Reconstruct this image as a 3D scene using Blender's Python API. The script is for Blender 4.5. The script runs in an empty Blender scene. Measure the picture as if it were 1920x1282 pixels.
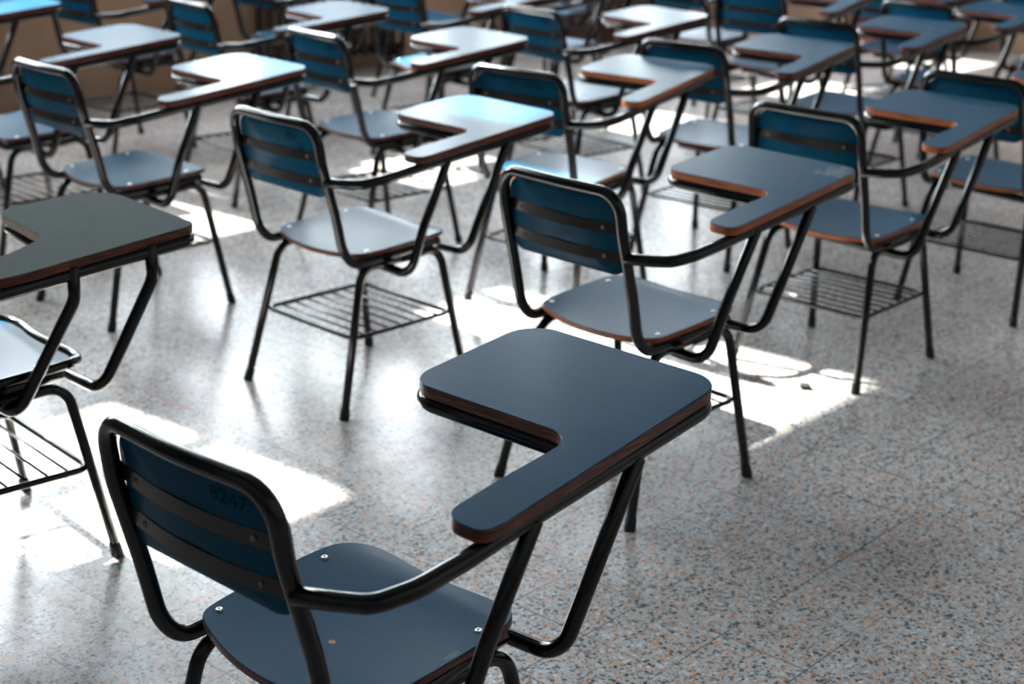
import bpy, bmesh, math, random
from mathutils import Vector, Matrix
random.seed(7)
S = bpy.context.scene
COL = S.collection

# ---------------------------------------------------------------- camera
cam_d = bpy.data.cameras.new('camera')
cam = bpy.data.objects.new('camera', cam_d); COL.objects.link(cam)
R_ = Vector((0.9995815455, 0.0093418793, 0.0273763252))
U_ = Vector((-0.0289263528, 0.322818787, 0.9460186557))
F_ = Vector((0.0, 0.9464146872, -0.3229539285))
m = Matrix((R_, U_, -F_)).transposed().to_4x4()
m.translation = Vector((0, 0, 1.501))
cam.matrix_world = m
cam_d.sensor_width = 36.0
cam_d.lens = 2957.16 / 1920 * 36.0
cam_d.clip_start = 0.05
cam_d.dof.use_dof = True
cam_d.dof.focus_distance = 2.38
cam_d.dof.aperture_fstop = 4.3
S.camera = cam

# ---------------------------------------------------------------- light and exposure
S.view_settings.view_transform = 'Standard'
S.view_settings.look = 'None'
S.view_settings.gamma = 1.0
S.view_settings.use_curve_mapping = False
S.view_settings.exposure = 1.90
W = bpy.data.worlds.new('daylight'); S.world = W; W.use_nodes = True
wn = W.node_tree.nodes; wl = W.node_tree.links
bg = wn['Background']
bg.inputs[0].default_value = (0.93, 0.97, 1.0, 1)
bg.inputs[1].default_value = 11.0
SUN_AZ = math.radians(142.0)      # where the sun stands (from +x, counter-clockwise)
SUN_EL = math.radians(43.7)
sd = bpy.data.lights.new('sun', 'SUN'); sun = bpy.data.objects.new('sun', sd); COL.objects.link(sun)
sd.energy = 14.0; sd.angle = math.radians(0.6); sd.color = (1.0, 0.97, 0.92)
sv = Vector((math.cos(SUN_EL)*math.cos(SUN_AZ), math.cos(SUN_EL)*math.sin(SUN_AZ), math.sin(SUN_EL)))
sun.rotation_euler = sv.to_track_quat('Z', 'Y').to_euler()
sun.location = (-6, 8, 8)

# room axes: a runs along the rows of chairs, b towards the window wall
RA = math.radians(48.8)
AX = Vector((math.cos(RA), math.sin(RA), 0)); BX = Vector((-math.sin(RA), math.cos(RA), 0))
def room(a, b, z): return AX*a + BX*b + Vector((0, 0, z))
A0, A1, B0, B1, ZC = -3.0, 10.3, -3.0, 6.95, 5.3
WT = 0.28
BAYS = [1.65, 3.17, 4.69, 6.21, 7.73, 9.25]
HW = 0.36
LOW = (1.15, 2.69)       # lower sashes
MID = 1.98               # frosted below, clear above
UPBAYS = {1.65: (3.51, 4.57), 3.17: (3.51, 5.03)}     # upper sashes
# every opening of the window wall: (centre, half width, bottom, top, kind)
OPEN = []
for a in BAYS:
    OPEN.append((a, HW, LOW[0], LOW[1], 'half'))             # frosted below, clear above
    OPEN.append((a+.76, .30, 1.35, 3.30, 'shaded'))      # clear leaf under an added slab that keeps the sun out
    if a in UPBAYS: OPEN.append((a, HW, UPBAYS[a][0], UPBAYS[a][1], 'clear'))
    elif a > 4: OPEN.append((a, HW, 3.51, 5.03, 'frosted'))
for (a, hw, z0, z1, kind) in OPEN:                # sky portals in the clear openings
    if kind != 'frosted':
        ld = bpy.data.lights.new('window_portal', 'AREA'); lo = bpy.data.objects.new('window_portal', ld)
        COL.objects.link(lo)
        ld.shape = 'RECTANGLE'; ld.size = 2*hw; ld.size_y = z1-z0; ld.cycles.is_portal = True
        lo.location = room(a, B1+0.16, (z0+z1)/2)
        mm = Matrix((AX, Vector((0, 0, 1)), -(-BX))).transposed()
        mm = Matrix((AX, Vector((0, 0, 1)), AX.cross(Vector((0, 0, 1))))).transposed()
        # local -Z must look into the room (-BX)
        zz = BX; xx = AX; yy = zz.cross(xx)
        lo.rotation_euler = Matrix((xx, yy, zz)).transposed().to_euler()

# ---------------------------------------------------------------- materials
def mat(name, base=(.5, .5, .5), rough=.5, metal=0.0, spec=.5, coat=0.0):
    mt = bpy.data.materials.new(name); mt.use_nodes = True
    b = mt.node_tree.nodes['Principled BSDF']
    b.inputs['Base Color'].default_value = (*base, 1)
    b.inputs['Roughness'].default_value = rough
    b.inputs['Metallic'].default_value = metal
    b.inputs['Specular IOR Level'].default_value = spec
    b.inputs['Coat Weight'].default_value = coat
    return mt, mt.node_tree.nodes, mt.node_tree.links, b
def ramp(N, stops, interp='LINEAR'):
    r = N.new('ShaderNodeValToRGB'); r.color_ramp.interpolation = interp
    e = r.color_ramp.elements
    while len(e) < len(stops): e.new(0.5)
    for k, (p, c) in zip(e, stops): k.position = p; k.color = (*c, 1) if len(c) == 3 else c
    return r

def laminate(name, spots=None, scuff=None, base=(.003, .057, .114), rmin=.13, rmax=.21, spec=.03, coat=.075, rough=.34):
    """blue laminate with fine cross grain; spots are worn-through chips (x, y, rx, ry, colour)"""
    mt, N, L, b = mat(name, base, .3, spec=spec)
    tc = N.new('ShaderNodeTexCoord')
    mp = N.new('ShaderNodeMapping'); mp.inputs['Scale'].default_value = (9, 90, 90)
    L.new(tc.outputs['Object'], mp.inputs[0])
    n1 = N.new('ShaderNodeTexNoise'); n1.inputs['Scale'].default_value = 1.0; n1.inputs['Detail'].default_value = 5
    L.new(mp.outputs[0], n1.inputs[0])
    n2 = N.new('ShaderNodeTexNoise'); n2.inputs['Scale'].default_value = 9.0; n2.inputs['Detail'].default_value = 4
    L.new(tc.outputs['Object'], n2.inputs[0])
    mx = N.new('ShaderNodeMath'); mx.operation = 'MULTIPLY'
    L.new(n1.outputs[0], mx.inputs[0]); L.new(n2.outputs[0], mx.inputs[1])
    mr = N.new('ShaderNodeMapRange'); mr.inputs[1].default_value = .14; mr.inputs[2].default_value = .45
    mr.inputs[3].default_value = rmin; mr.inputs[4].default_value = rmax
    L.new(mx.outputs[0], mr.inputs[0]); L.new(mr.outputs[0], b.inputs['Coat Roughness'])
    b.inputs['Coat Weight'].default_value = coat; b.inputs['Coat IOR'].default_value = 1.42; b.inputs['Roughness'].default_value = rough
    cr = ramp(N, [(.2, tuple(c*.93 for c in base)), (.8, tuple(min(1, c*1.08+.001) for c in base))])
    L.new(n1.outputs[0], cr.inputs[0])
    col = cr.outputs[0]
    # fine pale specks and scratches
    n3 = N.new('ShaderNodeTexNoise'); n3.inputs['Scale'].default_value = 160; n3.inputs['Detail'].default_value = 2
    L.new(tc.outputs['Object'], n3.inputs[0])
    sp = ramp(N, [(.74, (0, 0, 0)), (.80, (.35, .35, .35))]); L.new(n3.outputs[0], sp.inputs[0])
    m1 = N.new('ShaderNodeMixRGB'); L.new(sp.outputs[0], m1.inputs[0]); L.new(col, m1.inputs[1])
    m1.inputs[2].default_value = (.12, .20, .26, 1); col = m1.outputs[0]
    for s in (spots or []):
        x, y, rx, ry, c, amp = s
        m2 = N.new('ShaderNodeMapping'); m2.vector_type = 'TEXTURE'
        m2.inputs['Location'].default_value = (x, y, 0); m2.inputs['Scale'].default_value = (rx, ry, 1)
        L.new(tc.outputs['Object'], m2.inputs[0])
        sx = N.new('ShaderNodeSeparateXYZ'); L.new(m2.outputs[0], sx.inputs[0])
        cb = N.new('ShaderNodeCombineXYZ'); L.new(sx.outputs[0], cb.inputs[0]); L.new(sx.outputs[1], cb.inputs[1])
        ln = N.new('ShaderNodeVectorMath'); ln.operation = 'LENGTH'; L.new(cb.outputs[0], ln.inputs[0])
        nn = N.new('ShaderNodeTexNoise'); nn.inputs['Scale'].default_value = 60; L.new(tc.outputs['Object'], nn.inputs[0])
        ad = N.new('ShaderNodeMath'); ad.operation = 'MULTIPLY_ADD'; L.new(nn.outputs[0], ad.inputs[0])
        ad.inputs[1].default_value = amp; L.new(ln.outputs['Value'], ad.inputs[2])
        lt = N.new('ShaderNodeMath'); lt.operation = 'LESS_THAN'; L.new(ad.outputs[0], lt.inputs[0]); lt.inputs[1].default_value = 1.0+amp*.5
        m3 = N.new('ShaderNodeMixRGB'); L.new(lt.outputs[0], m3.inputs[0]); L.new(col, m3.inputs[1])
        m3.inputs[2].default_value = (*c, 1); col = m3.outputs[0]
    L.new(col, b.inputs['Base Color'])
    nb = N.new('ShaderNodeTexNoise'); nb.inputs['Scale'].default_value = 1.0; nb.inputs['Detail'].default_value = 3
    mb = N.new('ShaderNodeMapping'); mb.inputs['Scale'].default_value = (6, 26, 26)
    L.new(tc.outputs['Object'], mb.inputs[0]); L.new(mb.outputs[0], nb.inputs[0])
    bp = N.new('ShaderNodeBump'); bp.inputs['Strength'].default_value = .35; bp.inputs['Distance'].default_value = .0012
    L.new(nb.outputs[0], bp.inputs['Height']); L.new(bp.outputs[0], b.inputs['Normal'])
    return mt

def ply(name, c0, c1, c2):
    mt, N, L, b = mat(name, c1, .38)
    tc = N.new('ShaderNodeTexCoord')
    sx = N.new('ShaderNodeSeparateXYZ'); L.new(tc.outputs['Object'], sx.inputs[0])
    mp = N.new('ShaderNodeMapping'); mp.inputs['Scale'].default_value = (14, 14, 330)
    L.new(tc.outputs['Object'], mp.inputs[0])
    n = N.new('ShaderNodeTexNoise'); n.inputs['Scale'].default_value = 1; n.inputs['Detail'].default_value = 6
    n.inputs['Roughness'].default_value = .65
    L.new(mp.outputs[0], n.inputs[0])
    r = ramp(N, [(.34, c0), (.5, c1), (.68, c2)]); L.new(n.outputs[0], r.inputs[0])
    L.new(r.outputs[0], b.inputs['Base Color'])
    bp = N.new('ShaderNodeBump'); bp.inputs['Strength'].default_value = .25; bp.inputs['Distance'].default_value = .001
    L.new(n.outputs[0], bp.inputs['Height']); L.new(bp.outputs[0], b.inputs['Normal'])
    return mt

M = {}
M['lam'] = laminate('blue_laminate')
M['lam_near_seat'] = laminate('blue_laminate_chipped_seat',
    spots=[(.0201, -.0432, .0058, .0046, (.42, .22, .15), .5), (.1725, .032, .005, .015, (.06, .10, .10), 1.0)])
M['lam_worn_seat'] = laminate('blue_laminate_worn_front_edge',
    spots=[(-.03, .182, .045, .016, (.26, .13, .09), 1.4), (.135, .165, .06, .026, (.26, .13, .09), 1.5)])
M['lam_scuff'] = laminate('blue_laminate_scuffed_corner',
    spots=[(.225, .45, .030, .042, (.085, .14, .17), 4.0)])
M['lam_grey'] = laminate('grey_green_laminate', base=(.085, .102, .102), rmin=.40, rmax=.55, spec=.04, coat=.0, rough=.85)
M['ply'] = ply('plywood_edge_shaded', (.016, .003, .002), (.10, .020, .010), (.30, .085, .035))  # plywood edge with shade painted in as a darker red
M['ply_lit'] = ply('plywood_edge_lit', (.18, .035, .008), (.40, .105, .026), (.58, .20, .065))  # same plywood, brighter light painted in as orange
mt, N, L, b = mat('black_gloss_paint', (.003, .0033, .0045), .12, spec=.5)
tc = N.new('ShaderNodeTexCoord'); n = N.new('ShaderNodeTexNoise'); n.inputs['Scale'].default_value = 45; n.inputs['Detail'].default_value = 3
L.new(tc.outputs['Object'], n.inputs[0])
mr = N.new('ShaderNodeMapRange'); mr.inputs[3].default_value = .09; mr.inputs[4].default_value = .24
L.new(n.outputs[0], mr.inputs[0]); L.new(mr.outputs[0], b.inputs['Roughness'])
bp = N.new('ShaderNodeBump'); bp.inputs['Strength'].default_value = .03; bp.inputs['Distance'].default_value = .002
L.new(n.outputs[0], bp.inputs['Height']); L.new(bp.outputs[0], b.inputs['Normal'])
M['paint'] = mt
M['strap'] = mat('dark_strap_paint', (.012, .011, .011), .24)[0]
M['rubber'] = mat('black_rubber', (.012, .012, .013), .6)[0]
M['steel'] = mat('bright_rivet_steel', (.75, .73, .70), .28, 1.0)[0]
M['dull'] = mat('dull_brass_rivet', (.20, .16, .12), .38, .8)[0]
M['hole'] = mat('dark_rivet_core', (.02, .02, .02), .6)[0]
M['ink_faint'] = mat('faded_marker_ink', (.003, .030, .050), .9, spec=.03)[0]
M['ink'] = mat('black_marker_ink', (.0012, .016, .028), .9, spec=.03)[0]

# terrazzo floor
def terrazzo():
    mt, N, L, b = mat('terrazzo_tiles', (.5, .5, .5), .3)
    tc = N.new('ShaderNodeTexCoord')
    mp = N.new('ShaderNodeMapping'); mp.inputs['Rotation'].default_value = (0, 0, -RA)
    L.new(tc.outputs['Object'], mp.inputs[0])
    # warp a little so the chips are not straight-sided
    nz = N.new('ShaderNodeTexNoise'); nz.inputs['Scale'].default_value = 260; nz.inputs['Detail'].default_value = 2
    L.new(mp.outputs[0], nz.inputs[0])
    va = N.new('ShaderNodeVectorMath'); va.operation = 'SCALE'; va.inputs['Scale'].default_value = .006
    L.new(nz.outputs['Color'], va.inputs[0])
    vb = N.new('ShaderNodeVectorMath'); vb.operation = 'ADD'
    L.new(mp.outputs[0], vb.inputs[0]); L.new(va.outputs[0], vb.inputs[1])
    def chips(scale, rnd=1.0):
        v = N.new('ShaderNodeTexVoronoi'); v.voronoi_dimensions = '3D'; v.inputs['Scale'].default_value = scale
        v.inputs['Randomness'].default_value = rnd
        L.new(vb.outputs[0], v.inputs['Vector']); return v
    v1 = chips(118)
    sep = N.new('ShaderNodeSeparateColor'); L.new(v1.outputs['Color'], sep.inputs[0])
    r1 = ramp(N, [(0, (.065, .088, .105)), (.10, (.20, .24, .27)), (.20, (.68, .37, .23)), (.34, (.72, .51, .40)),
                  (.46, (.55, .57, .60)), (.62, (.66, .70, .73)), (.80, (.58, .54, .52)), (.92, (.80, .80, .80))], 'CONSTANT')
    L.new(sep.outputs[0], r1.inputs[0])
    # cement matrix shows between the chips
    r2 = ramp(N, [(.50, (0, 0, 0)), (.64, (1, 1, 1))]); L.new(v1.outputs['Distance'], r2.inputs[0])
    mA = N.new('ShaderNodeMixRGB'); L.new(r2.outputs[0], mA.inputs[0]); L.new(r1.outputs[0], mA.inputs[1])
    mA.inputs[2].default_value = (.60, .55, .53, 1)
    # small dark grains
    v2 = chips(270)
    s2 = N.new('ShaderNodeSeparateColor'); L.new(v2.outputs['Color'], s2.inputs[0])
    r3 = ramp(N, [(0, (1, 1, 1)), (.13, (0, 0, 0))], 'CONSTANT'); L.new(s2.outputs[1], r3.inputs[0])
    mB = N.new('ShaderNodeMixRGB'); L.new(r3.outputs[0], mB.inputs[0]); L.new(mA.outputs[0], mB.inputs[1])
    mB.inputs[2].default_value = (.13, .17, .19, 1)
    # dirt
    nd = N.new('ShaderNodeTexNoise'); nd.inputs['Scale'].default_value = 1.6; nd.inputs['Detail'].default_value = 6
    L.new(mp.outputs[0], nd.inputs[0])
    rd = ramp(N, [(.35, (.74, .73, .72)), (.62, (1, 1, 1))]); L.new(nd.outputs[0], rd.inputs[0])
    mC = N.new('ShaderNodeMixRGB'); mC.blend_type = 'MULTIPLY'; mC.inputs[0].default_value = .6
    L.new(mB.outputs[0], mC.inputs[1]); L.new(rd.outputs[0], mC.inputs[2])
    # tile joints
    P = .1875
    sx = N.new('ShaderNodeSeparateXYZ'); L.new(mp.outputs[0], sx.inputs[0])
    masks = []
    for k, off in ((0, -.146+.094), (1, .042)):
        a1 = N.new('ShaderNodeMath'); a1.operation = 'ADD'; L.new(sx.outputs[k], a1.inputs[0]); a1.inputs[1].default_value = off
        a2 = N.new('ShaderNodeMath'); a2.operation = 'PINGPONG'; L.new(a1.outputs[0], a2.inputs[0]); a2.inputs[1].default_value = P/2
        a3 = N.new('ShaderNodeMath'); a3.operation = 'LESS_THAN'; L.new(a2.outputs[0], a3.inputs[0]); a3.inputs[1].default_value = .0014
        masks.append(a3)
    mm = N.new('ShaderNodeMath'); mm.operation = 'MAXIMUM'
    L.new(masks[0].outputs[0], mm.inputs[0]); L.new(masks[1].outputs[0], mm.inputs[1])
    nj = N.new('ShaderNodeTexNoise'); nj.inputs['Scale'].default_value = 5; L.new(mp.outputs[0], nj.inputs[0])
    rj = ramp(N, [(.36, (.1, .1, .1)), (.56, (.9, .9, .9))]); L.new(nj.outputs[0], rj.inputs[0])
    mj = N.new('ShaderNodeMath'); mj.operation = 'MULTIPLY'; L.new(mm.outputs[0], mj.inputs[0]); L.new(rj.outputs[0], mj.inputs[1])
    mD = N.new('ShaderNodeMixRGB'); L.new(mj.outputs[0], mD.inputs[0]); L.new(mC.outputs[0], mD.inputs[1])
    mD.inputs[2].default_value = (.05, .04, .035, 1)
    L.new(mD.outputs[0], b.inputs['Base Color'])
    mr = N.new('ShaderNodeMapRange'); mr.inputs[3].default_value = .20; mr.inputs[4].default_value = .28
    L.new(nd.outputs[0], mr.inputs[0]); L.new(mr.outputs[0], b.inputs['Roughness'])
    return mt
M['floor'] = terrazzo()

def plaster(name, lower, upper, zsplit=1.15):
    mt, N, L, b = mat(name, lower, .6)
    tc = N.new('ShaderNodeTexCoord'); sx = N.new('ShaderNodeSeparateXYZ'); L.new(tc.outputs['Object'], sx.inputs[0])
    gt = N.new('ShaderNodeMath'); gt.operation = 'GREATER_THAN'; L.new(sx.outputs[2], gt.inputs[0]); gt.inputs[1].default_value = zsplit
    n = N.new('ShaderNodeTexNoise'); n.inputs['Scale'].default_value = 2.5; n.inputs['Detail'].default_value = 5
    L.new(tc.outputs['Object'], n.inputs[0])
    r = ramp(N, [(.35, tuple(c*.86 for c in lower)), (.65, lower)]); L.new(n.outputs[0], r.inputs[0])
    mx = N.new('ShaderNodeMixRGB'); L.new(gt.outputs[0], mx.inputs[0]); L.new(r.outputs[0], mx.inputs[1])
    mx.inputs[2].default_value = (*upper, 1)
    L.new(mx.outputs[0], b.inputs['Base Color'])
    return mt
M['wall'] = plaster('tan_and_cream_plaster', (.62, .40, .26), (.45, .45, .44))
M['ceil'] = mat('ceiling_plaster', (.15, .15, .15), .8)[0]
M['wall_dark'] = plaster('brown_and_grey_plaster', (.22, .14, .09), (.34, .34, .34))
M['frame'] = mat('window_frame_paint', (.55, .56, .55), .4)[0]
M['sun_block'] = mat('sun_block_grey', (.35, .33, .30), .8)[0]  # for the added slabs outside that block the sun
M['iron'] = mat('dark_radiator_enamel', (.035, .028, .026), .4)[0]
mt, N, L, b = mat('dark_red_wood', (.09, .018, .010), .4)
tc = N.new('ShaderNodeTexCoord'); mp = N.new('ShaderNodeMapping'); mp.inputs['Scale'].default_value = (25, 25, 1.5)
L.new(tc.outputs['Object'], mp.inputs[0]); n = N.new('ShaderNodeTexNoise'); n.inputs['Scale'].default_value = 1; n.inputs['Detail'].default_value = 5
L.new(mp.outputs[0], n.inputs[0]); r = ramp(N, [(.3, (.05, .010, .006)), (.7, (.13, .028, .016))]); L.new(n.outputs[0], r.inputs[0])
L.new(r.outputs[0], b.inputs['Base Color'])
M['redwood'] = mt
mt, N, L, b = mat('brown_wood', (.06, .030, .018), .45)
M['brown'] = mt
# glass panes
mt = bpy.data.materials.new('clear_glass_pane'); mt.use_nodes = True; N = mt.node_tree.nodes; L = mt.node_tree.links
N.remove(N['Principled BSDF']); o = N['Material Output']
g = N.new('ShaderNodeBsdfGlossy'); g.inputs['Roughness'].default_value = .02
t = N.new('ShaderNodeBsdfTransparent'); t.inputs[0].default_value = (.93, .96, .95, 1)
mx = N.new('ShaderNodeMixShader'); mx.inputs[0].default_value = .06; L.new(t.outputs[0], mx.inputs[1]); L.new(g.outputs[0], mx.inputs[2])
L.new(mx.outputs[0], o.inputs[0]); M['glass'] = mt
M['tint'] = mt.copy(); M['tint'].name = 'tinted_glass_pane'
for q in M['tint'].node_tree.nodes:
    if q.type == 'BSDF_TRANSPARENT': q.inputs[0].default_value = (.86, .88, .90, 1)
mt = bpy.data.materials.new('frosted_glass_pane'); mt.use_nodes = True; N = mt.node_tree.nodes; L = mt.node_tree.links
N.remove(N['Principled BSDF']); o = N['Material Output']
t = N.new('ShaderNodeBsdfTranslucent'); t.inputs[0].default_value = (.42, .44, .46, 1)
g = N.new('ShaderNodeBsdfDiffuse'); g.inputs[0].default_value = (.7, .7, .7, 1)
mx = N.new('ShaderNodeMixShader'); mx.inputs[0].default_value = .2
L.new(t.outputs[0], mx.inputs[1]); L.new(g.outputs[0], mx.inputs[2]); L.new(mx.outputs[0], o.inputs[0]); M['frost'] = mt
M['frost_high'] = mt.copy(); M['frost_high'].name = 'pale_frosted_glass_pane'
for q in M['frost_high'].node_tree.nodes:
    if q.type == 'BSDF_TRANSLUCENT': q.inputs[0].default_value = (.50, .53, .57, 1)

# ---------------------------------------------------------------- helpers
def link(name, me, mats, parent=None):
    o = bpy.data.objects.new(name, me); COL.objects.link(o)
    for k in (mats if isinstance(mats, (list, tuple)) else [mats]):
        me.materials.append(M[k] if isinstance(k, str) else k)
    if parent: o.parent = parent
    return o
def from_bm(name, bm, mats, parent=None, smooth=True):
    me = bpy.data.meshes.new(name)
    bmesh.ops.recalc_face_normals(bm, faces=bm.faces[:])
    bm.to_mesh(me); bm.free()
    if smooth:
        for p in me.polygons: p.use_smooth = True
    return link(name, me, mats, parent)
def fillet(pts, rads, seg=9):
    """polyline with rounded corners; rads[i] is the radius at point i"""
    out = [Vector(pts[0])]
    for i in range(1, len(pts)-1):
        p = Vector(pts[i]); a = (Vector(pts[i-1])-p); b = (Vector(pts[i+1])-p)
        r = rads[i] if not isinstance(rads, (int, float)) else rads
        la, lb = a.length, b.length; a.normalize(); b.normalize()
        ang = a.angle(b)
        if r <= 0 or ang > math.pi-.02: out.append(p); continue
        t = min(r/math.tan(ang/2), la*.49 if i > 1 else la*.95, lb*.49 if i < len(pts)-2 else lb*.95)
        rr = t*math.tan(ang/2)
        c = p+(a+b).normalized()*(rr/math.sin(ang/2))
        s = p+a*t-c; e = p+b*t-c
        tot = s.angle(e); ax = s.cross(e).normalized()
        for k in range(seg+1):
            out.append(c+Matrix.Rotation(tot*k/seg, 3, ax) @ s)
    out.append(Vector(pts[-1]))
    res = [out[0]]
    for p in out[1:]:
        if (p-res[-1]).length > 1e-5: res.append(p)
    return res
def tube(bm, path, r, n=14, closed=False, cap=True, r2=None):
    P = [Vector(p) for p in path]
    cnt = len(P)
    T = []
    for i in range(cnt):
        if closed: d = P[(i+1) % cnt]-P[i-1]
        elif i == 0: d = P[1]-P[0]
        elif i == cnt-1: d = P[-1]-P[-2]
        else: d = (P[i+1]-P[i]).normalized()+(P[i]-P[i-1]).normalized()
        T.append(d.normalized())
    ref = Vector((0, 0, 1)) if abs(T[0].z) < .9 else Vector((1, 0, 0))
    nrm = (ref-T[0]*ref.dot(T[0])).normalized()
    rings = []
    for i in range(cnt):
        if i:
            q = T[i-1].rotation_difference(T[i]); nrm = q @ nrm
            nrm = (nrm-T[i]*nrm.dot(T[i])).normalized()
        bi = T[i].cross(nrm)
        rad = r if r2 is None else r+(r2-r)*i/(cnt-1)
        rings.append([bm.verts.new(P[i]+(nrm*math.cos(2*math.pi*k/n)+bi*math.sin(2*math.pi*k/n))*rad) for k in range(n)])
    for i in range(cnt-1 if not closed else cnt):
        A, B = rings[i], rings[(i+1) % cnt]
        for k in range(n): bm.faces.new((A[k], A[(k+1) % n], B[(k+1) % n], B[k]))
    if cap and not closed:
        for ring, p, s in ((rings[0], P[0], -1), (rings[-1], P[-1], 1)):
            t = T[0] if s < 0 else T[-1]
            inner = [bm.verts.new(p+(v.co-p)*.72+t*s*r*.22) for v in ring]
            for k in range(n): bm.faces.new((ring[k], ring[(k+1) % n], inner[(k+1) % n], inner[k]))
            bm.faces.new(inner)
def smooth_outline(pts, step=.004, rounds=3):
    """Chaikin corner cutting of a closed 2-D outline"""
    P = [Vector((x, y)) for x, y in pts]
    for _ in range(rounds):
        Q = []
        for i in range(len(P)):
            a, b = P[i], P[(i+1) % len(P)]
            Q += [a*.75+b*.25, a*.25+b*.75]
        P = Q
    return P
def rounded_poly(pts, rads, seg=8):
    n = len(pts); out = []
    for i in range(n):
        p = Vector((*pts[i], 0)); a = Vector((*pts[i-1], 0))-p; b = Vector((*pts[(i+1) % n], 0))-p
        r = rads[i]; la, lb = a.length, b.length; a.normalize(); b.normalize(); ang = a.angle(b)
        t = min(r/math.tan(ang/2), la*.5, lb*.5); rr = t*math.tan(ang/2)
        c = p+(a+b).normalized()*(rr/math.sin(ang/2)); s = p+a*t-c; e = p+b*t-c
        tot = s.angle(e); ax = s.cross(e).normalized()
        for k in range(seg+1): out.append((c+Matrix.Rotation(tot*k/seg, 3, ax) @ s).to_2d())
    res = []
    for p in out:
        if not res or (p-res[-1]).length > 1e-5: res.append(p)
    return res
def slab(bm, outline, ztop, thick, rings=0, bev=.0012, emat=1):
    """plate with a laminate top (material 0), plywood edge (material emat) and a laminate underside.
    ztop(x, y) gives the height of the top surface."""
    P = outline; n = len(P)
    area = sum(P[i].x*P[(i+1) % n].y-P[(i+1) % n].x*P[i].y for i in range(n))
    if area < 0: P = list(reversed(P))
    cen = sum(P, Vector((0, 0)))/n
    def nrm(i):
        d = P[(i+1) % n]-P[i-1]; d.normalize(); return Vector((d.y, -d.x))
    def ring(off, dz):
        vs = []
        for i in range(n):
            q = P[i]-nrm(i)*off
            vs.append(bm.verts.new((q.x, q.y, ztop(q.x, q.y)+dz)))
        return vs
    def quads(A, B, mi):
        for i in range(n):
            f = bm.faces.new((A[i], A[(i+1) % n], B[(i+1) % n], B[i])); f.material_index = mi
    top = ring(bev, 0); e1 = ring(0, -bev); e2 = ring(0, -thick+bev); bot = ring(bev, -thick)
    quads(top, e1, 0); quads(e1, e2, emat); quads(e2, bot, emat)
    for base, dz, flip in ((top, 0, False), (bot, -thick, True)):
        if rings == 0:
            f = bm.faces.new(base if not flip else list(reversed(base))); f.material_index = 0
        else:
            prev = base
            for k in range(1, rings):
                s = 1-k/rings
                cur = []
                for v in base:
                    x = cen.x+(v.co.x-cen.x)*s; y = cen.y+(v.co.y-cen.y)*s
                    cur.append(bm.verts.new((x, y, ztop(x, y)+dz)))
                quads(prev, cur, 0); prev = cur
            c = bm.verts.new((cen.x, cen.y, ztop(cen.x, cen.y)+dz))
            for i in range(n):
                f = bm.faces.new((prev[i], prev[(i+1) % n], c)); f.material_index = 0
def mark_sharp(me, ang=35):
    bm = bmesh.new(); bm.from_mesh(me)
    for e in bm.edges:
        if len(e.link_faces) == 2 and e.calc_face_angle(0) > math.radians(ang): e.smooth = False
    bm.to_mesh(me); bm.free()
def box(bm, lo, hi, mi=0, fn=None):
    x0, y0, z0 = lo; x1, y1, z1 = hi
    c = [(x0, y0, z0), (x1, y0, z0), (x1, y1, z0), (x0, y1, z0), (x0, y0, z1), (x1, y0, z1), (x1, y1, z1), (x0, y1, z1)]
    v = [bm.verts.new(fn(*p) if fn else p) for p in c]
    for q in ((0, 3, 2, 1), (4, 5, 6, 7), (0, 1, 5, 4), (1, 2, 6, 5), (2, 3, 7, 6), (3, 0, 4, 7)):
        f = bm.faces.new([v[k] for k in q]); f.material_index = mi
def rbox(bm, a0, a1, b0, b1, z0, z1, mi=0): box(bm, (a0, b0, z0), (a1, b1, z1), mi, lambda a, b, z: room(a, b, z))
def rivet_mesh(name, r=.0058, h=.0022, mk='steel'):
    bm = bmesh.new(); n = 14
    prof = [(r, 0), (r*.96, h*.55), (r*.75, h), (r*.42, h*1.02), (r*.32, h*.5)]
    rings = [[bm.verts.new((a*math.cos(2*math.pi*k/n), a*math.sin(2*math.pi*k/n), z)) for k in range(n)] for a, z in prof]
    for i in range(len(rings)-1):
        for k in range(n): bm.faces.new((rings[i][k], rings[i][(k+1) % n], rings[i+1][(k+1) % n], rings[i+1][k]))
    f = bm.faces.new(rings[-1]); f.material_index = 1
    me = bpy.data.meshes.new(name); bm.to_mesh(me); bm.free()
    for p in me.polygons: p.use_smooth = True
    me.materials.append(M[mk]); me.materials.append(M['hole'])
    return me
RIVET = rivet_mesh('rivet')
RIVET_BACK = rivet_mesh('rivet', .0046, .0022, 'dull')

# ---------------------------------------------------------------- the chair
def zt(y, z0=.70): return z0+.077*(y-.3)
def seat_z(x, y):
    z = .4235+.055*y-.006*(1-(x/.18)**2)*math.cos(max(-1, min(1, y/.2))*1.3)
    if y > .13: z -= (y-.13)**2*2.2
    return z
SEAT_OUT = [(-.178, -.085), (-.170, -.118), (-.135, -.135), (-.07, -.156), (0, -.166), (.07, -.162), (.135, -.146), (.172, -.122),
            (.180, -.085), (.183, 0), (.183, .10), (.176, .150), (.148, .183), (.10, .186), (.04, .178), (-.04, .178), (-.10, .188),
            (-.148, .182), (-.176, .148), (-.183, .10), (-.183, 0)]
def seat_bm(k=1.0):
    bm = bmesh.new()
    slab(bm, smooth_outline([(x*k, y*k) for x, y in SEAT_OUT], rounds=3), seat_z, .0125, rings=8)
    return bm
def post_y(z): return -.24-.16*(z-.62)
def board_y(x, z): return post_y(z)+.011-.020*(1-(x/.158)**2)
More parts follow.
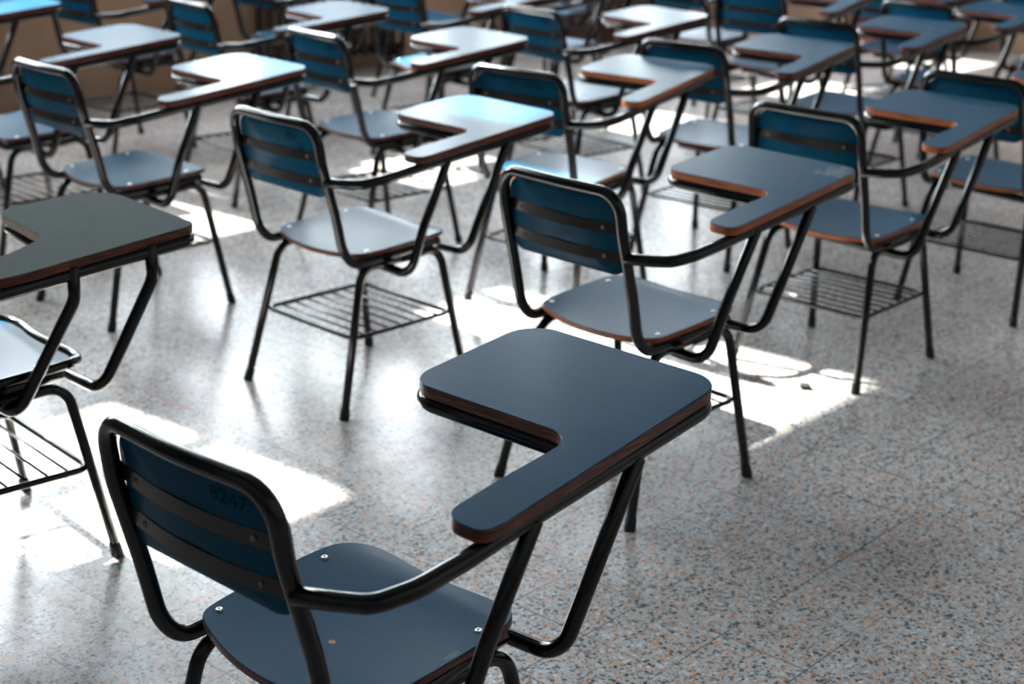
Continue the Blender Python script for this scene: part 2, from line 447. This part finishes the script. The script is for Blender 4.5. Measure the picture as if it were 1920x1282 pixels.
def backrest_bm():
    """curved plywood back, built as a slab in (x, z) and wrapped"""
    bm = bmesh.new()
    out = rounded_poly([(-.163, .571), (.163, .571), (.163, .742), (-.163, .742)], [.034, .034, .05, .05], 8)
    slab(bm, out, lambda x, z: 0.0, .009, rings=8, bev=.001)
    for v in bm.verts:
        x, z, d = v.co.x, v.co.y, v.co.z
        v.co = Vector((x, board_y(x, z)+.009+d, z))
    bmesh.ops.recalc_face_normals(bm, faces=bm.faces[:])
    return bm
def strap_bm(zc):
    bm = bmesh.new(); n = 18; h = .0115; t = .0022
    sec = []
    for i in range(n+1):
        x = -.163+.326*i/n
        y = board_y(x, zc)-.0008
        k = [bm.verts.new((x, y-t, zc-h)), bm.verts.new((x, y-t, zc+h)), bm.verts.new((x, y, zc+h)), bm.verts.new((x, y, zc-h))]
        sec.append(k)
    for i in range(n):
        for k in range(4): bm.faces.new((sec[i][k], sec[i][(k+1) % 4], sec[i+1][(k+1) % 4], sec[i+1][k]))
    bm.faces.new(sec[0]); bm.faces.new(sec[-1])
    return bm
def back_frame_bm():
    bm = bmesh.new(); x = .171; r = .0124
    zt_ = .754
    left = [(-x*.93, .150, .402), (-x, 0, .397), (-x, -.150, .391), (-x, -.185, .43), (-x, -.2085, .53), (-x*.985, post_y(.66), .66)]
    top = [(-x*.96, post_y(zt_), zt_)]
    mid = [(0, post_y(zt_)-.012, zt_+.001)]
    pts = left+top+mid+[(-a, b, c) for a, b, c in reversed(top)]+[(-a, b, c) for a, b, c in reversed(left)]
    rad = [0, .1, .05, .10, .2, .3, .055, .6, .055, .3, .2, .10, .05, .1, 0]
    tube(bm, fillet(pts, rad, 8), r, 16)
    # cross rail under the seat front
    tube(bm, [(-.158, .145, .400), (.158, .145, .400)], .010, 12)
    return bm
TAB_OUT = [(.302, -.002), (.272, .452), (.216, .510), (-.075, .508), (-.113, .46), (-.105, .262), (-.062, .2235), (.150, .226),
           (.205, .195), (.216, .10), (.216, .02), (.236, -.030), (.270, -.046)]
def tablet_out(kind):
    if kind == 'rim':
        return rounded_poly([(.298, .02), (.268, .41), (-.115, .405), (-.13, .165), (.118, .152), (.165, .06), (.172, -.06), (.235, -.10), (.285, -.08)],
                            [.2, .03, .10, .05, .03, .06, .05, .03, .03], 8)
    return rounded_poly([(.299, -.010), (.262, .507), (-.1145, .508), (-.1075, .222), (.2095, .2265), (.2155, .06), (.224, -.046), (.294, -.046)],
                        [.2, .056, .058, .05, .042, .2, .036, .036], 8)
def tablet_bm(kind):
    bm = bmesh.new(); z0 = .70 if kind != 'rim' else .685
    slab(bm, tablet_out(kind), lambda x, y: zt(y, z0), .0185, rings=0, bev=.0011)
    return bm
def arm_bm(kind):
    bm = bmesh.new(); z0 = .70 if kind != 'rim' else .685
    def Z(y): return zt(y, z0)-.0185-.0125
    if kind == 'rim':
        pts = [(.172, post_y(.617), .617), (.22, -.205, .618), (.262, -.185, .624), (.286, -.14, Z(-.14)+.002), (.290, -.06, Z(-.06)),
               (.286, .02, Z(.02)), (.262, .405, Z(.40)), (-.105, .398, Z(.40)), (-.118, .178, Z(.18)), (.11, .165, Z(.165))]
        rad = [0, .03, .04, .06, .2, .3, .035, .09, .045, 0]
    else:
        pts = [(.172, post_y(.617), .617), (.222, -.214, .618), (.262, -.196, .622), (.284, -.145, .632), (.285, -.06, Z(-.06)-.001),
               (.281, .0, Z(0)), (.255, .497, Z(.497)), (-.112, .497, Z(.497)), (-.103, .232, Z(.232)), (.196, .236, Z(.236))]
        rad = [0, .03, .045, .07, .3, .3, .052, .056, .046, 0]
    tube(bm, fillet(pts, rad, 9), .0127, 16)
    return bm
def support_bm(which, kind):
    bm = bmesh.new()
    if kind == 'rim':
        if which: pts = [(.272, .300, .668), (.276, .300, .602), (.222, .205, .372), (-.14, .19, .366)]
        else: pts = [(.284, .130, .655), (.286, .128, .592), (.216, .03, .360), (-.14, .01, .357)]
        rad = [0, .06, .055, 0]
    else:
        if which: pts = [(.271, .290, .663), (.2435, .222, .468), (.224, .200, .374), (.10, .195, .371), (-.15, .18, .369)]
        else: pts = [(.284, .062, .650), (.2525, .012, .478), (.228, -.010, .350), (.10, -.008, .354), (-.15, 0, .360)]
        rad = [0, .3, .050, .05, 0]
    tube(bm, fillet(pts, rad, 8), .0122, 14)
    return bm
def leg_path(sx, front, kind):
    w = .165 if kind != 'rim' else .178; f = .200 if kind != 'rim' else .212
    if front: return [(sx*w, .01, .378), (sx*w, .150, .384), (sx*f, .222, .010)]
    return [(sx*w, .01, .378), (sx*w, -.120, .376), (sx*f, -.208, .010)]
def leg_bm(sx, front, kind):
    bm = bmesh.new(); tube(bm, fillet(leg_path(sx, front, kind), [0, .052, 0], 10), .0112, 14); return bm
def foot_bm(sx, front, kind):
    p = leg_path(sx, front, kind); a = Vector(p[2]); d = (Vector(p[1])-a).normalized()
    bm = bmesh.new()
    lo = a-d*((a.z-.0012)/d.z*.0); 
    base = Vector((a.x-d.x/d.z*a.z, a.y-d.y/d.z*a.z, 0))
    n = 14; rr = .0130
    r0 = [bm.verts.new((base.x+rr*math.cos(2*math.pi*k/n), base.y+rr*math.sin(2*math.pi*k/n), 0.0)) for k in range(n)]
    prev = r0
    for h, q in ((.004, 1.04), (.020, 1.0), (.029, .94), (.031, .80)):
        c = base+d*(h/d.z)
        cur = [bm.verts.new((c.x+rr*q*math.cos(2*math.pi*k/n), c.y+rr*q*math.sin(2*math.pi*k/n), h)) for k in range(n)]
        for k in range(n): bm.faces.new((prev[k], prev[(k+1) % n], cur[(k+1) % n], cur[k]))
        prev = cur
    bm.faces.new(list(reversed(r0))); bm.faces.new(prev)
    return bm
def rack_bm(kind):
    bm = bmesh.new(); z = .200; w = .177 if kind != 'rim' else .190; y0, y1 = -.160, .184
    o = rounded_poly([(-w, y0), (w, y0), (w, y1), (-w, y1)], [.028]*4, 6)
    tube(bm, [(p.x, p.y, z) for p in o], 0.0060 if kind != 'rim' else .0072, 10, closed=True)
    for i in range(7):
        y = y0+(y1-y0)*(i+1)/8
        tube(bm, [(-w, y, z+.001), (w, y, z+.001)], .0030, 8)
    return bm

MESH = {}
def piece(key, fn, mats, sharp=None):
    """one mesh datablock per kind of part, shared by every chair"""
    if key not in MESH:
        bm = fn(); me = bpy.data.meshes.new(key.split('/')[0])
        bmesh.ops.recalc_face_normals(bm, faces=bm.faces[:])
        bm.to_mesh(me); bm.free()
        for p in me.polygons: p.use_smooth = True
        for k in mats: me.materials.append(M[k])
        if sharp: mark_sharp(me, sharp)
        MESH[key] = me
    return MESH[key]
def part(name, me, parent, loc=None, rot=None):
    o = bpy.data.objects.new(name, me); COL.objects.link(o); o.parent = parent
    if loc: o.location = loc
    if rot: o.rotation_euler = rot
    return o

CHAIR_GROUP = 'tablet arm chairs in rows across the classroom'
def make_chair(kind='std', seat='lam', tab='lam', edge='ply'):
    root = bpy.data.objects.new('school_chair', None); COL.objects.link(root)
    root.empty_display_size = .1
    st = part('seat', piece('seat/%s/%s/%s' % (kind, seat, edge), lambda: seat_bm(1.0 if kind != 'rim' else .99), [seat, edge], 40), root)
    for x, y in ((-.157, -.095), (.157, -.095), (-.157, .103), (.157, .103)):
        part('rivet', RIVET, st, (x, y, seat_z(x, y)-.0003), (math.atan(.055), 0, 0))
    if kind == 'rim':
        bm = bmesh.new()
        o = smooth_outline([(x*1.06, y*1.06) for x, y in SEAT_OUT], rounds=3)
        tube(bm, [(p.x, p.y, seat_z(p.x*.95, p.y*.95)-.001) for p in o], .0098, 14, closed=True)
        from_bm('seat_rim', bm, 'paint', root)
    bk = part('backrest', piece('backrest/%s' % edge, backrest_bm, ['lam', edge], 40), root)
    for zc in (.675, .612):
        s = part('back_strap', piece('back_strap/%g' % zc, lambda: strap_bm(zc), ['strap'], 40), root)
        for x in (-.116, .116):
            part('rivet', RIVET_BACK, s, (x, board_y(x, zc)-.0008-.0022, zc), (math.pi/2, 0, 0))
    part('back_frame', piece('back_frame', back_frame_bm, ['paint']), root)
    part('writing_board', piece('writing_board/%s/%s/%s' % (kind, tab, edge), lambda: tablet_bm(kind), [tab, edge], 40), root)
    part('arm_tube', piece('arm_tube/%s' % kind, lambda: arm_bm(kind), ['paint']), root)
    for w in (0, 1):
        part('board_support', piece('board_support/%s/%d' % (kind, w), lambda: support_bm(w, kind), ['paint']), root)
    for sx in (-1, 1):
        for fr in (0, 1):
            l = part('leg', piece('leg/%s/%d/%d' % (kind, sx, fr), lambda: leg_bm(sx, fr, kind), ['paint']), root)
            part('rubber_foot', piece('rubber_foot/%s/%d/%d' % (kind, sx, fr), lambda: foot_bm(sx, fr, kind), ['rubber'], 50), l)
    part('book_rack', piece('book_rack/%s' % kind, lambda: rack_bm(kind), ['paint']), root)
    return root
def copy_tree(o, parent=None):
    c = o.copy(); COL.objects.link(c)
    if parent: c.parent = parent
    for ch in o.children: copy_tree(ch, c)
    return c
def number(root, text, x, z, size, tilt=0, ink='ink'):
    """number marked by hand on the back of the backrest"""
    cu = bpy.data.curves.new('number_mark', 'FONT'); cu.body = text; cu.size = size; cu.extrude = 0; cu.resolution_u = 3
    tmp = bpy.data.objects.new('number_tmp', cu); COL.objects.link(tmp)
    dg = bpy.context.evaluated_depsgraph_get(); me = bpy.data.meshes.new_from_object(tmp.evaluated_get(dg))
    bpy.data.objects.remove(tmp)
    ct, sn = math.cos(tilt), math.sin(tilt)
    for v_ in me.vertices:
        u, w = v_.co.x*ct-v_.co.y*sn, v_.co.x*sn+v_.co.y*ct
        X, Z = x+u, z+w
        v_.co = (X, board_y(X, Z)-.0006, Z)
    me.materials.clear(); me.materials.append(M[ink])
    bk = [c for c in root.children if c.name.split('.')[0] == 'backrest'][0]
    o = bpy.data.objects.new('number_mark', me); COL.objects.link(o); o.parent = bk
    o['label'] = 'black number marked on the back of the backrest'
    return o

# x, y, heading (degrees), kind/materials, label
CH = [
 ('A', -.220, 1.943, -41.2, dict(seat='lam_near_seat'), 'nearest blue and black tablet arm chair, with a small chip in its seat'),
 ('C', .269, 3.435, -43.5, dict(tab='lam_scuff', edge='ply_lit'), 'blue chair just beyond the nearest one, whose brightly lit orange board edge has a pale scuffed corner'),
 ('F', -1.115, 2.96, -47.6, dict(kind='rim', tab='lam_grey'), 'chair with grey worn board and black tube rim round its seat'),
 ('B', -.424, 4.037, -43.5, dict(), 'chair left of centre with scribbled backrest and its whole book rack showing'),
 ('E', -1.18, 4.682, -43.4, dict(), 'chair directly behind the grey worn board, sunlight patch on its own board'),
 ('D', .928, 4.335, -41.0, dict(edge='ply_lit'), 'nearest chair on the right side, its book rack in full view'),
 ('H', .139, 4.866, -35.1, dict(seat='lam_worn_seat', edge='ply_lit'), 'chair whose pale seat has a worn bare wood front edge'),
 ('G', -.502, 5.49, -46.2, dict(), 'chair with scribbled backrest, smaller and farther of the two left of centre'),
 ('Q', 1.545, 4.98, -40.5, dict(edge='ply_lit'), 'rightmost of the large chairs, backrest partly behind a blue board'),
 ('I', .70, 5.50, -38.0, dict(), 'chair right of centre whose dark backrest is half hidden by a blue board'),
 ('J', 1.28, 6.20, -40.0, dict(), 'chair with rounded black back top at upper right, just behind a grey blue board'),
 ('R', 1.835, 6.88, -45.3, dict(), 'upper right chair whose board nearly reaches the right edge of the view'),
 ('L', -1.695, 5.295, -44.4, dict(), 'chair at the left edge with pale seat and bright rack bars, backrest out of view'),
 ('K', -1.061, 6.20, -48.3, dict(), 'chair with shiny white board in front of the dark radiator by the tan wall'),
 ('N', .224, 6.305, -46.5, dict(), 'chair with bright blue backrest at top centre under dark wooden cupboard'),
 ('O', 1.151, 7.234, -36.5, dict(), 'chair with dark blue backrest at the top edge, right of centre'),
 ('P', -.356, 6.934, -46.5, dict(), 'chair right of the radiator with deep blue backrest and white lit board tip'),
 ('M', -2.33, 6.08, -45.0, dict(), 'chair whose pale board corner alone shows in the top left corner'),
 ('T', -1.749, 6.949, -41.0, dict(), 'chair against the tan wall at upper left with only its lower backrest in view'),
 ('W', -1.083, 7.625, -46.0, dict(), 'dark chair standing directly before the radiator slats at the top edge'),
 ('P2', -.489, 8.413, -42.0, dict(), 'far chair by the tan wall with a pale grey blue seat, next beyond the radiator'),
 ('V', .13, 7.64, -44.0, dict(), 'far chair with pale seat glimpsed between the bright blue backrest and the board beside it'),
 ('V3', .93, 8.10, -43.0, dict(), 'far chair whose bright seat shows left of the dark backrest at the top edge'),
 ('U', .185, 8.97, -42.0, dict(), 'farthest chair by the dark cupboard, two slivers of pale seat at the top edge'),
 ('X', 1.864, 7.838, -52.0, dict(), 'far chair at upper right with pale blue seat over sunlit floor'),
 ('S', 2.494, 7.396, -43.0, dict(), 'chair in the top right corner with only its backrest edge in view'),
]
protos = {}
CHAIRS = {}
for nm, x, y, h, kw, lab in CH:
    key = tuple(sorted(kw.items()))
    if key not in protos: protos[key] = make_chair(**kw); c = protos[key]
    else: c = copy_tree(protos[key])
    c.location = (x, y, 0); c.rotation_euler = (0, 0, math.radians(h))
    c['label'] = lab; c['category'] = 'chair'; c['group'] = CHAIR_GROUP
    CHAIRS[nm] = c
number(CHAIRS['A'], '8247', .052, .712, .030, -.10, 'ink_faint')
number(CHAIRS['B'], '827', .050, .712, .026, -.15); number(CHAIRS['B'], '26', .085, .690, .024, -.15)
number(CHAIRS['G'], '827', .070, .712, .026, -.15)
number(CHAIRS['H'], '01 504', .040, .712, .020, -.05)
number(CHAIRS['N'], '846', .060, .712, .024, -.05)

# ---------------------------------------------------------------- the room
def struct(name, bm, mats, smooth=False):
    o = from_bm(name, bm, mats, None, smooth); o['kind'] = 'structure'; return o
bm = bmesh.new(); rbox(bm, A0-.3, A1+.3, B0-.3, B1+.3, -.12, 0)
struct('floor', bm, 'floor')
bm = bmesh.new(); rbox(bm, A0-.3, A1+.3, B0-.3, B1+.3, ZC, ZC+.2)
struct('ceiling', bm, 'ceil')
# window wall with openings
bm = bmesh.new()
cols = {}
for (a, hw, z0, z1, kind) in OPEN: cols.setdefault((a-hw, a+hw), []).append((z0, z1))
prev = A0-.3
for (x0, x1) in sorted(cols):
    rbox(bm, prev, x0, B1, B1+WT, 0, ZC); prev = x1
    zz_ = 0
    for (z0, z1) in sorted(cols[(x0, x1)]): rbox(bm, x0, x1, B1, B1+WT, zz_, z0); zz_ = z1
    rbox(bm, x0, x1, B1, B1+WT, zz_, ZC)
rbox(bm, prev, A1+.3, B1, B1+WT, 0, ZC)
struct('wall_left', bm, 'wall')
bm = bmesh.new(); rbox(bm, A1, A1+.25, B0-.3, B1, 0, ZC); struct('wall_front', bm, 'wall')
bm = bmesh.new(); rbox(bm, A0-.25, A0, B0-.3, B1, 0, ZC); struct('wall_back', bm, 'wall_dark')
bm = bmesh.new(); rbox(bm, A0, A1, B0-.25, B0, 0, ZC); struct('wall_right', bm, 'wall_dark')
# windows
wi = 0
def window(a, hw, z0, z1, kind):
    global wi; wi += 1
    bm = bmesh.new(); y0, y1 = B1+.10, B1+.15; f = .035
    rbox(bm, a-hw, a-hw+f, y0, y1, z0, z1); rbox(bm, a+hw-f, a+hw, y0, y1, z0, z1)
    rbox(bm, a-hw, a+hw, y0, y1, z0, z0+f); rbox(bm, a-hw, a+hw, y0, y1, z1-f, z1)
    if kind == 'half': rbox(bm, a-hw, a+hw, y0, y1, MID-.02, MID+.02)
    if kind == 'clear': rbox(bm, a-hw, a+hw, y0, y1, 3.955, 4.015)
    o = struct('window_%d' % wi, bm, 'frame')
    split = {'half': MID, 'frosted': z1-.01}.get(kind, z0+.01)
    if kind != 'frosted':
        bm = bmesh.new(); rbox(bm, a-hw+f*.5, a+hw-f*.5, B1+.122, B1+.126, split, z1-.01)
        from_bm('glass_pane', bm, 'tint' if kind == 'shaded' else 'glass', o, False)
    if kind in ('half', 'frosted'):
        bm = bmesh.new(); rbox(bm, a-hw+f*.5, a+hw-f*.5, B1+.122, B1+.126, z0+.01, split)
        from_bm('frosted_pane', bm, 'frost_high' if kind == 'frosted' else 'frost', o, False)
    if kind == 'shaded':
        bm = bmesh.new(); rbox(bm, a-hw-.03, a+hw+.03, B1+WT, B1+WT+2.25, z1+.02, z1+.07)
        struct('sun_blocker_%d' % wi, bm, 'sun_block')  # unseen slab, added only to stop direct sun through this leaf
for op in OPEN: window(*op)
# radiator under the windows
def radiator():
    r = bpy.data.objects.new('radiator', None); COL.objects.link(r); r.location = room(6.17, B1-.12, 0)
    r['label'] = 'dark cast iron radiator of upright slats standing along the tan wall'; r['category'] = 'radiator'
    inv = r.matrix_basis.inverted()
    def loc(bm):
        bmesh.ops.transform(bm, matrix=Matrix.Translation(-r.location), verts=bm.verts[:]); return bm
    n = 14
    for i in range(n):
        a = 5.66+i*1.02/(n-1)
        bm = bmesh.new()
        for db in (-.045, .045):
            tube(bm, [tuple(room(a, B1-.12+db, z)) for z in (.09, .15, .62, .68)], .017, 10)
        tube(bm, [tuple(room(a, B1-.12-.05, .66)), tuple(room(a, B1-.12+.05, .66))], .02, 10)
        tube(bm, [tuple(room(a, B1-.12-.05, .11)), tuple(room(a, B1-.12+.05, .11))], .02, 10)
        from_bm('radiator_section', loc(bm), 'iron', r)
    bm = bmesh.new()
    for z in (.11, .66): tube(bm, [tuple(room(5.62, B1-.12, z)), tuple(room(6.72, B1-.12, z))], .016, 10)
    from_bm('manifold_pipe', loc(bm), 'iron', r)
    for a in (5.68, 6.66):
        bm = bmesh.new(); rbox(bm, a-.02, a+.02, B1-.18, B1-.06, 0, .10); from_bm('leg', loc(bm), 'iron', r, False)
radiator()
def cupboard(name, lab, a0, a1, b0, b1, h, matk, ndoor, face):
    """face 'b': doors look to -b; face 'a': doors look to -a"""
    r = bpy.data.objects.new(name, None); COL.objects.link(r); r.location = room((a0+a1)/2, (b0+b1)/2, 0)
    r['label'] = lab; r['category'] = 'cupboard'
    def loc(bm): bmesh.ops.transform(bm, matrix=Matrix.Translation(-r.location), verts=bm.verts[:]); return bm
    bm = bmesh.new()
    rbox(bm, a0, a1, b0, b1, .0, .06); rbox(bm, a0, a1, b0, b1, h-.03, h)
    rbox(bm, a0, a1, b0+(.02 if face == 'b' else 0), b1, .06, h-.03) if face == 'b' else rbox(bm, a0+.02, a1, b0, b1, .06, h-.03)
    from_bm('body', loc(bm), matk, r, False)
    for i in range(ndoor):
        bm = bmesh.new(); kb = bmesh.new()
        if face == 'b':
            w = (a1-a0)/ndoor; x0 = a0+i*w+.008; x1 = a0+(i+1)*w-.008
            rbox(bm, x0, x1, b0-.002, b0+.02, .07, h-.04); rbox(bm, x0+.05, x1-.05, b0-.012, b0, .15, h-.12)
            tube(kb, [tuple(room(x1-.03, b0-.03, h*.55)), tuple(room(x1-.03, b0-.002, h*.55))], .010, 10)
        else:
            w = (b1-b0)/ndoor; x0 = b0+i*w+.008; x1 = b0+(i+1)*w-.008
            rbox(bm, a0-.002, a0+.02, x0, x1, .07, h-.04); rbox(bm, a0-.012, a0, x0+.05, x1-.05, .15, h-.12)
            tube(kb, [tuple(room(a0-.03, x1-.03, h*.55)), tuple(room(a0-.002, x1-.03, h*.55))], .010, 10)
        d = from_bm('cupboard_door', loc(bm), matk, r, False); from_bm('knob', loc(kb), 'steel', d)
cupboard('cupboard', 'long low dark brown wooden cupboard along the tan wall at top centre', 8.0, 9.35, B1-.36, B1-.01, 1.0, 'brown', 3, 'b')
cupboard('cupboard', 'dark red wooden cupboard by the front wall at the top right', A1-.42, A1-.01, 4.9, 5.62, 1.9, 'redwood', 2, 'a')
# a twig-like scrap lying in the sun patch
def scrap():
    bm = bmesh.new()
    P = Vector((.80, 4.075, .004))
    tube(bm, [P+Vector((-.16, .075, 0)), P+Vector((-.07, .035, .001)), P], .0018, 6)
    box(bm, (P.x-.004, P.y-.012, .001), (P.x+.024, P.y+.016, .012))
    o = from_bm('paper_scrap', bm, 'rubber', None, False)
    o['label'] = 'small dark scrap lying in the sunlight patch on the floor'; o['category'] = 'scrap'
scrap()
